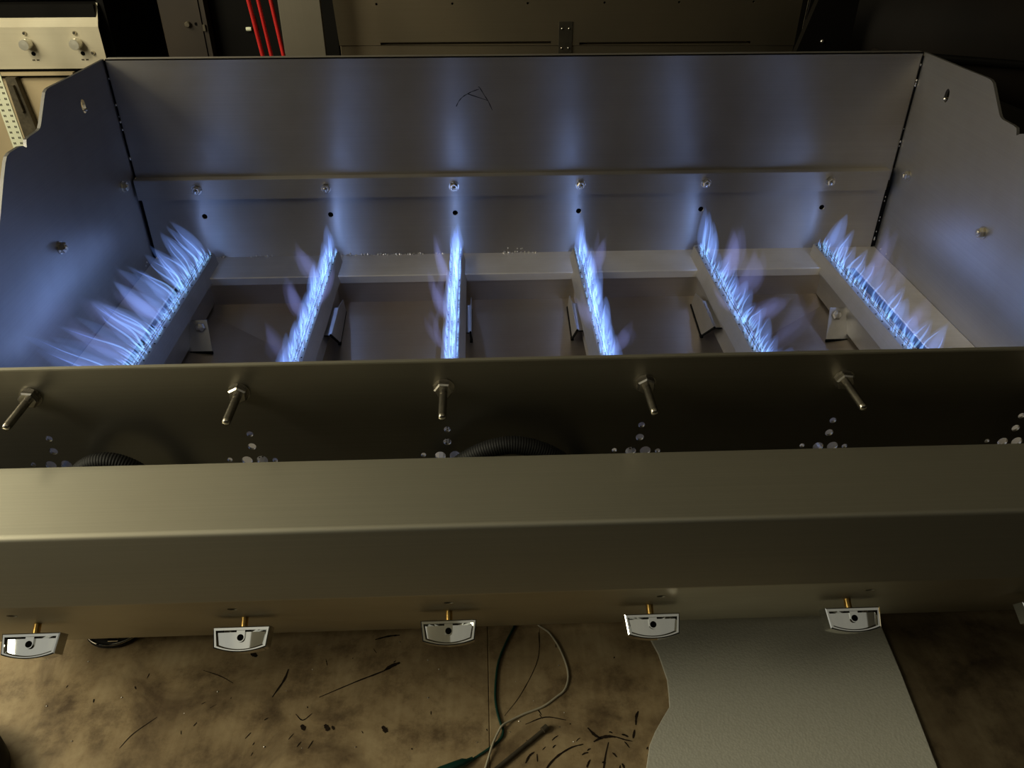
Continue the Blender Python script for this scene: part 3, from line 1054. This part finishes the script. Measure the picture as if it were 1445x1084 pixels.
# spare bezel under the panel edge
sb = thing('spare_bezel', (-0.457, -0.50, BZ), 'loose black knob bezel with a chrome rim half hidden beneath the control panel', 'bezel')
mb = MB()
mb.lathe([(0.031, 0), (0.034, 0.003), (0.033, 0.006), (0.027, 0.0085), (0.024, 0.007), (0.023, 0.0045), (0.006, 0.0045)], (-0.457, -0.5115, BZ), (0, 0, 1), 40)
put('ring', mb.mesh('ring', M['black'], True), sb)
mb = MB()
mb.tube([(-0.457 + 0.0325 * math.cos(t), -0.5115 + 0.0325 * math.sin(t), BZ + 0.0066) for t in [2 * math.pi * k / 48 for k in range(49)]], 0.0012, 8)
put('rim', mb.mesh('rim', M['chrome'], True), sb)
mb = MB()
mb.box((-0.4585, -0.541, BZ + 0.006), (-0.4470, -0.512, BZ + 0.0092))
put('pointer', mb.mesh('pointer', M['chrome'], bevel=0.001), sb)
mb = MB()
mb.lathe([(0.0228, 0.0046), (0.0228, 0.0062), (0.020, 0.0066)], (-0.457, -0.5115, BZ), (0, 0, 1), 32)
put('centre', mb.mesh('centre', M['black'], True), sb)
cup = thing('plastic_tub', (-0.55, -0.705, BZ), 'round black plastic tub at the front left corner of the bench', 'tub')
mb = MB()
mb.lathe([(0.058, 0), (0.060, 0.004), (0.060, 0.020), (0.056, 0.026), (0.045, 0.028)], (-0.553, -0.698, BZ), (0, 0, 1), 40)
put('shell', mb.mesh('shell', M['black'], True), cup)

# scratches, burn spots and ink on the bench top
mb = MB()
rs = random.Random(21)
up_ = (0, 0, 1)


def mark(pts, w):
    p = catmull([(a, b, BZ) for a, b in pts], 5)
    ww_ = [w * (0.35 + 0.65 * math.sin(math.pi * (k + 0.6) / (len(p) + 0.4))) * rs.uniform(0.7, 1.2) for k in range(len(p))]
    mb.strip(p, ww_, up_, 0.00025)


for a, b, w in ((-0.235, -0.645, 0.0030), (-0.212, -0.646, 0.0034), (-0.206, -0.6465, 0.002), (-0.156, -0.650, 0.0034)):
    mark([(a - w * 0.8, b + w), (a, b), (a + w * 0.6, b - w)], w * 1.5)
mark([(-0.225, -0.612), (-0.19, -0.595), (-0.165, -0.584), (-0.148, -0.574)], 0.0016)
mark([(-0.163, -0.583), (-0.155, -0.577), (-0.147, -0.5735)], 0.0042)
mark([(0.040, -0.656), (0.046, -0.664), (0.052, -0.668)], 0.0030)
mark([(0.044, -0.671), (0.052, -0.667), (0.060, -0.666), (0.066, -0.667)], 0.0030)
mark([(0.064, -0.666), (0.074, -0.670), (0.081, -0.672)], 0.0016)
mark([(0.082, -0.669), (0.085, -0.660)], 0.0020)
mark([(0.087, -0.655), (0.089, -0.646), (0.092, -0.640)], 0.0024)
for _ in range(34):
    a, b = rs.uniform(0.0, 0.10), rs.uniform(-0.735, -0.66)
    l, t = rs.uniform(0.003, 0.010), math.atan2(b + 0.70, a - 0.05) + 1.57 + rs.uniform(-0.3, 0.3)
    mark([(a, b), (a + l * 0.5 * math.cos(t), b + l * 0.5 * math.sin(t) + 0.0006), (a + l * math.cos(t), b + l * math.sin(t))], rs.uniform(0.0008, 0.0022))
mark([(-0.015, -0.715), (0.002, -0.690), (0.020, -0.677), (0.034, -0.673)], 0.0022)
mark([(-0.022, -0.690), (-0.018, -0.683), (-0.013, -0.679)], 0.0022)
mark([(0.045, -0.72), (0.052, -0.690), (0.058, -0.672)], 0.0016)
mark([(-0.02, -0.65), (0.0, -0.643), (0.02, -0.647)], 0.0012)
mark([(-0.245, -0.63), (-0.237, -0.637), (-0.229, -0.630)], 0.0012)
mark([(-0.272, -0.61), (-0.264, -0.59), (-0.262, -0.577)], 0.0022)
mark([(-0.176, -0.543), (-0.162, -0.539), (-0.150, -0.538)], 0.0026)
mark([(-0.35, -0.575), (-0.33, -0.583), (-0.315, -0.592)], 0.0012)
mark([(-0.405, -0.66), (-0.397, -0.645), (-0.380, -0.628)], 0.0010)
mark([(-0.307, -0.552), (-0.302, -0.557), (-0.298, -0.560)], 0.0050)
mark([(0.0015, -0.535), (-0.003, -0.575), (-0.022, -0.615), (-0.04, -0.64)], 0.0007)
mark([(-0.0, -0.54), (0.0, -0.56)], 0.0007)
for _ in range(46):
    a, b = rs.uniform(-0.5, 0.11), rs.uniform(-0.74, -0.56)
    l, t = rs.uniform(0.001, 0.009), rs.uniform(0.6, 2.2)
    mark([(a, b), (a + l * 0.5 * math.cos(t), b + l * 0.5 * math.sin(t)), (a + l * math.cos(t), b + l * math.sin(t))], rs.uniform(0.0006, 0.0016))
tag(put('burn_marks', mb.mesh('burn_marks', M['stain'], fix=False), bench), kind='stuff')
mb = MB()
for _ in range(40):
    a, b, r = rs.uniform(-0.5, 0.05), rs.uniform(-0.74, -0.545), rs.uniform(0.0004, 0.0010)
    mb.lathe([(r, 0), (r * 0.9, r * 0.6), (r * 0.3, r)], (a, b, BZ), (rs.uniform(-0.3, 0.3), rs.uniform(-0.3, 0.3), 1), 5)
tag(put('metal_chips', mb.mesh('metal_chips', M['weld'], fix=False)), 'scattered tiny bright metal chips on the plywood bench', 'chips', kind='stuff')

# ------------------------------------------------------------------ background equipment
# second grill at the left, facing the camera
lg = thing('stainless_grill', (-1.4, 1.25, FZ), 'pale stainless grill with round knobs standing behind at the left', 'grill')
GX1 = -0.957
mb = MB()
prof = [(1.030, 0.088), (1.004, 0.046), (1.000, 0.040), (1.000, -0.0545), (1.010, -0.0545), (1.010, 0.038), (1.040, 0.086)]
mb.prism(prof, lambda a, b: (-1.85, a, b), lambda a, b: (GX1, a, b))
put('control_panel', mb.mesh('control_panel', M['beige_steel']), lg)
mb = MB()
mb.box((-1.85, 1.012, -0.075), (GX1 - 0.004, 1.60, 0.088))
mb.box((GX1 - 0.004, 1.035, -0.40), (GX1 + 0.012, 1.66, 0.46))
put('body', mb.mesh('body', M['dark_paint']), lg)
mb = MB()
for r in range(9):
    for q in range(3):
        zz = 0.40 - 0.055 * r
        ya = 1.09 + 0.17 * q
        mb.box((GX1 + 0.0115, ya, zz), (GX1 + 0.0150, ya + 0.12, zz + 0.010))
tag(put('louvre_slots', mb.mesh('louvre_slots', M['hole']), lg), kind='stuff')
mb = MB()
mb.prism([(1.05 + 0.30 * (1 - math.cos(t)), 0.092 + 0.34 * math.sin(t)) for t in [math.pi * k / 16 for k in range(17)]], lambda a, b: (-1.85, a, b), lambda a, b: (GX1 - 0.006, a, b))
put('lid', mb.mesh('lid', M['dark_paint'], True), lg)
mb = MB()
mb.lathe([(0.0105, 0), (0.0105, 0.004), (0.0125, 0.006), (0.0125, 0.024), (0.0115, 0.0265), (0.0, 0.0268)], (0, 0, 0), (0, -1, 0), 28)
rk = mb.mesh('knob', M['aluminium'], True)
mb = MB()
mb.lathe([(0.0048, 0), (0.0048, 0.003), (0.003, 0.006)], (0, 0, 0), (0, -1, 0), 16)
rb = mb.mesh('button', M['bolt_steel'], True)
mb = MB()
mb.lathe([(0.0050, 0), (0.0050, 0.0008)], (0, 0, 0), (0, -1, 0), 18)
rh = mb.mesh('socket_hole', M['hole'])
for kx in (-1.366, -1.248, -1.130, -1.0125):
    put('knob', rk, lg, (kx - 0.001, 1.0, 0.0045))
    put('button', rb, lg, (kx - 0.003, 1.0, 0.0270))
    put('socket_hole', rh, lg, (kx + 0.003, 1.0, -0.0195))
    mb = MB()
    for q in range(5):
        if q != 2:
            mb.box((kx - 0.004 + q * 0.0034, 0.9994, -0.0355), (kx - 0.0015 + q * 0.0034, 1.0, -0.0325))
    put('printed_mark', mb.mesh('printed_mark', M['brown_paint']), lg)
put('button', rb, lg, (-0.9845, 1.0, -0.0185))
mb = MB()
mb.box((-1.85, 1.03, FZ), (GX1 - 0.01, 1.58, -0.40))
mb.box((-1.85, 1.006, FZ + 0.1), (-0.90, 1.03, -0.078))
put('cart', mb.mesh('cart', M['cart_paint']), lg)
mb = MB()
mb.box((-1.85, 0.994, -0.0690), (-1.045, 1.010, -0.0625))
put('front_rail', mb.mesh('front_rail', M['cart_paint']), lg)
mb = MB()
mb.prism([(-1.2060, -0.0716), (-1.1819, -0.0718), (-1.1700, -0.204), (-1.2060, -0.230)], lambda a, b: (a, 0.985, b), lambda a, b: (a, 1.006, b))
mb.prism([(-1.195, -0.088), (-1.188, -0.088), (-1.183, -0.150), (-1.190, -0.154)], lambda a, b: (a, 0.975, b), lambda a, b: (a, 0.985, b))
put('door_pull', mb.mesh('door_pull', M['rod']), lg)

# pale ruler leaning in front of it
ru = thing('ruler', (-1.07, 0.84, FZ), 'pale ruler leaning at the left in front of the stainless grill', 'ruler')
ra, rb_, rc, rd = Vector((-1.128, 0.80, 0.03)), Vector((-1.102, 0.80, 0.03)), Vector((-1.146, 0.80, -0.24)), Vector((-1.113, 0.80, -0.24))
dirv = Vector((0.026 - 0.0, 0, -0.27))
p_top, p_bot = Vector((-1.130, 0.80, 0.16)), Vector((-1.113, 0.80, -0.26))
axis = (p_bot - p_top).normalized()
mb = MB()
L_ = (p_bot - p_top).length + 0.9
mb.box((-0.0145, -0.0015, -L_), (0.0145, 0.0015, 0))
ruler_body = put('blade', mb.mesh('blade', M['ruler']), ru)
mb = MB()
k = 0
while k * 0.0125 < L_ - 0.02:
    zz = -0.010 - k * 0.0125
    for s in (-1, 1):
        mb.box((s * 0.0075 - 0.0026, -0.0019, zz - 0.0022), (s * 0.0075 - 0.0006, -0.0015, zz + 0.0022))
        mb.box((s * 0.0075 + 0.0006, -0.0019, zz - 0.0022), (s * 0.0075 + 0.0026, -0.0015, zz + 0.0022))
    k += 1
ruler_marks = put('printed_marks', mb.mesh('printed_marks', M['brown_paint']), ru)
tag(ruler_marks, kind='stuff')
for o in (ruler_body, ruler_marks):
    o.location = p_top - WORLD[ru]
    o.rotation_euler = (0, -0.022, 0)

# brown cabinet
bc = thing('brown_cabinet', (-0.73, 1.15, FZ), 'narrow dark brown metal cabinet with a round latch behind the grill', 'cabinet')
mb = MB()
mb.box((-0.806, 1.0, FZ), (-0.706, 1.35, 0.5))
put('body', mb.mesh('body', M['brown_paint'], bevel=0.003), bc)
mb = MB()
mb.lathe([(0.007, 0), (0.007, 0.006), (0.005, 0.009)], (-0.7435, 1.0, 0.044), (0, -1, 0), 18)
put('latch', mb.mesh('latch', M['rod'], True), bc)
mb = MB()
mb.lathe([(0.0038, 0), (0.0038, 0.001)], (-0.7245, 1.0, 0.0445), (0, -1, 0), 16)
put('keyhole', mb.mesh('keyhole', M['hole']), bc)
mb = MB()
mb.box((-0.716, 0.982, FZ), (-0.706, 0.999, 0.5))
mb.box((-0.704, 0.985, FZ), (-0.694, 1.02, 0.5))
put('door_post', mb.mesh('door_post', M['brown_paint']), bc)
mb = MB()
mb.box((-0.7045, 0.979, 0.032), (-0.699, 0.985, 0.046))
put('hinge', mb.mesh('hinge', M['rod']), bc)

dk = thing('black_locker', (-0.55, 1.3, FZ), 'black steel locker with a small pale latch behind the red pipes', 'locker')
mb = MB()
mb.box((-0.692, 1.02, FZ), (-0.395, 1.4, 0.5))
put('body', mb.mesh('body', M['dark_paint']), dk)
mb = MB()
mb.lathe([(0.0045, -0.006), (0.005, 0), (0.0045, 0.006)], (-0.606, 1.016, 0.0295), (1, 0, 0), 12)
put('latch', mb.mesh('latch', M['ruler'], True), dk)

# red tube frame
rr = thing('red_trolley', (-0.46, 0.6, FZ), 'bright red tubular trolley frame leaning behind the left of the grill', 'trolley')
for xt, xb in ((-0.490, -0.479), (-0.4715, -0.462), (-0.4475, -0.4378)):
    sl = (xb - xt) / (0.154 - 0.047)
    mb = MB()
    rr_ = 0.0040 if xt != -0.4715 else 0.0036
    mb.tube([(xt - sl * 0.05, 0.6, 0.204), (xt, 0.6, 0.154), (xb, 0.6, 0.047), (xb + sl * 0.30, 0.6, -0.253), (xb + sl * 0.4, 0.6, FZ)], rr_, 14)
    put('tube', mb.mesh('tube', M['red_paint'], True), rr)
mb = MB()
mb.tube([(-0.493, 0.6, 0.186), (-0.447, 0.6, 0.186)], 0.004, 12)
mb.tube([(-0.4735, 0.6, 0.160), (-0.447, 0.6, 0.160)], 0.0036, 12)
put('cross_bar', mb.mesh('cross_bar', M['red_paint'], True), rr)
mb = MB()
mb.tube([(-0.484, 0.603, 0.125), (-0.480, 0.603, 0.098)], 0.0022, 8)
put('strap', mb.mesh('strap', M['rod'], True), rr)

gs = thing('grey_board', (-0.434, 0.82, FZ), 'plain grey metal sheet standing between the red tubes and the hood', 'metal sheet')
mb = MB()
mb.box((-0.4795, 0.80, FZ), (-0.3895, 0.815, 0.4))
put('sheet', mb.mesh('sheet', M['grey_sheet'], bevel=0.001), gs)

# big stainless hood lying behind
hd = thing('grill_hood', (0.16, 1.0, FZ), 'large brownish stainless hood with long slots and a riveted hinge', 'hood')
HY = 0.9
mb = MB()
mb.prism([(-0.372, -0.05), (0.697, -0.05), (0.697, 0.004), (-0.372, 0.0118)], lambda a, b: (a, HY, b), lambda a, b: (a, HY + 0.4, b))
put('lower_rail', mb.mesh('lower_rail', M['hood_steel'], bevel=0.001), hd)
mb = MB()
mb.prism([(-0.3735, 0.0130), (0.697, 0.0052), (0.705, 0.40), (-0.392, 0.40)], lambda a, b: (a, HY - 0.002, b), lambda a, b: (a, HY + 0.4, b))
me = mb.mesh('hood_panel', M['hood_steel'])
c = MB()
for x0_, x1_, z_ in ((-0.278, 0.119, 0.0157), (0.186, 0.591, 0.0125)):
    c.box((x0_, HY - 0.02, z_ - 0.0030), (x1_, HY + 0.02, z_ + 0.0030))
for x_ in (-0.28, -0.108, 0.064, 0.240, 0.412, 0.585):
    c.lathe([(0.0027, -0.02), (0.0027, 0.02)], (x_, HY, 0.1005), (0, 1, 0), 12)
put('hood_panel', cut(me, c), hd)
mb = MB()
mb.box((0.1365, HY - 0.0045, -0.020), (0.1685, HY - 0.0022, 0.0615))
hg = put('hinge', mb.mesh('hinge', M['hinge'], bevel=0.0006), hd)
mb = MB()
mb.lathe([(0.0026, 0), (0.0024, 0.0012), (0.0012, 0.002)], (0, 0, 0), (0, -1, 0), 12)
rv = mb.mesh('rivet', M['bolt_steel'], True)
for xx in (0.1445, 0.1605):
    for zz in (0.046, 0.0035):
        put('rivet', rv, hg, (xx, HY - 0.0045, zz))
mb = MB()
mb.tube([(0.7165, HY - 0.004, 0.20), (0.7135, HY - 0.004, 0.105), (0.7110, HY - 0.004, 0.055), (0.708, HY - 0.004, -0.02)], [0.0035, 0.0030, 0.0022, 0.0015], 10)
put('edge_trim', mb.mesh('edge_trim', M['chrome'], True), hd)
mb = MB()
mb.box((-0.36, 0.93, FZ), (0.69, 1.28, -0.05))
put('stand', mb.mesh('stand', M['dark_paint']), hd)

# dark grill with a barrel lid at the right
dg_ = thing('barrel_grill', (1.1, 0.9, FZ), 'dark barrel lidded grill in shadow behind the right side of the gas grill', 'grill')
mb = MB()
ax0, ax1 = Vector((0.80, 1.02, 0.02)), Vector((1.75, 0.80, -0.02))
dv = (ax1 - ax0).normalized()
mb.lathe([(0.14, 0.0), (0.185, 0.01), (0.19, 0.03), (0.19, 0.93), (0.185, 0.95), (0.14, 0.96)], ax0, dv, 40)
put('barrel', mb.mesh('barrel', M['lid_paint'], True), dg_)
mb = MB()
q0 = ax0 + dv * 0.15 + Vector((-0.04, -0.20, -0.01))
q1 = ax0 + dv * 0.75 + Vector((-0.04, -0.20, -0.01))
mb.tube([q0 + Vector((0, 0.04, 0)), q0, q1, q1 + Vector((0, 0.04, 0))], 0.009, 12)
put('lid_handle', mb.mesh('lid_handle', M['dark_paint'], True), dg_)
mb = MB()
mb.prism([(0.66, 0.01), (0.70, 0.16), (0.78, 0.16), (0.78, -0.25), (0.66, -0.25)], lambda a, b: (a, 0.78, b), lambda a, b: (a, 0.80, b))
put('end_bracket', mb.mesh('end_bracket', M['dark_paint']), dg_)
mb = MB()
mb.lathe([(0.004, 0), (0.004, 0.003), (0.002, 0.005)], (0.715, 0.78, 0.0365), (0, -1, 0), 12)
put('bolt_head', mb.mesh('bolt_head', M['weld'], True), dg_)
mb = MB()
mb.prism([(0.64, -0.10), (0.80, 0.04), (0.98, -0.03), (1.30, -0.14), (1.30, -0.26), (0.64, -0.26)], lambda a, b: (a, 0.62, b), lambda a, b: (a, 0.70, b))
put('front_shelf', mb.mesh('front_shelf', M['lid_paint'], bevel=0.004), dg_)
mb = MB()
mb.box((0.70, 0.66, FZ), (1.70, 1.15, -0.20))
put('cart', mb.mesh('cart', M['dark_paint']), dg_)
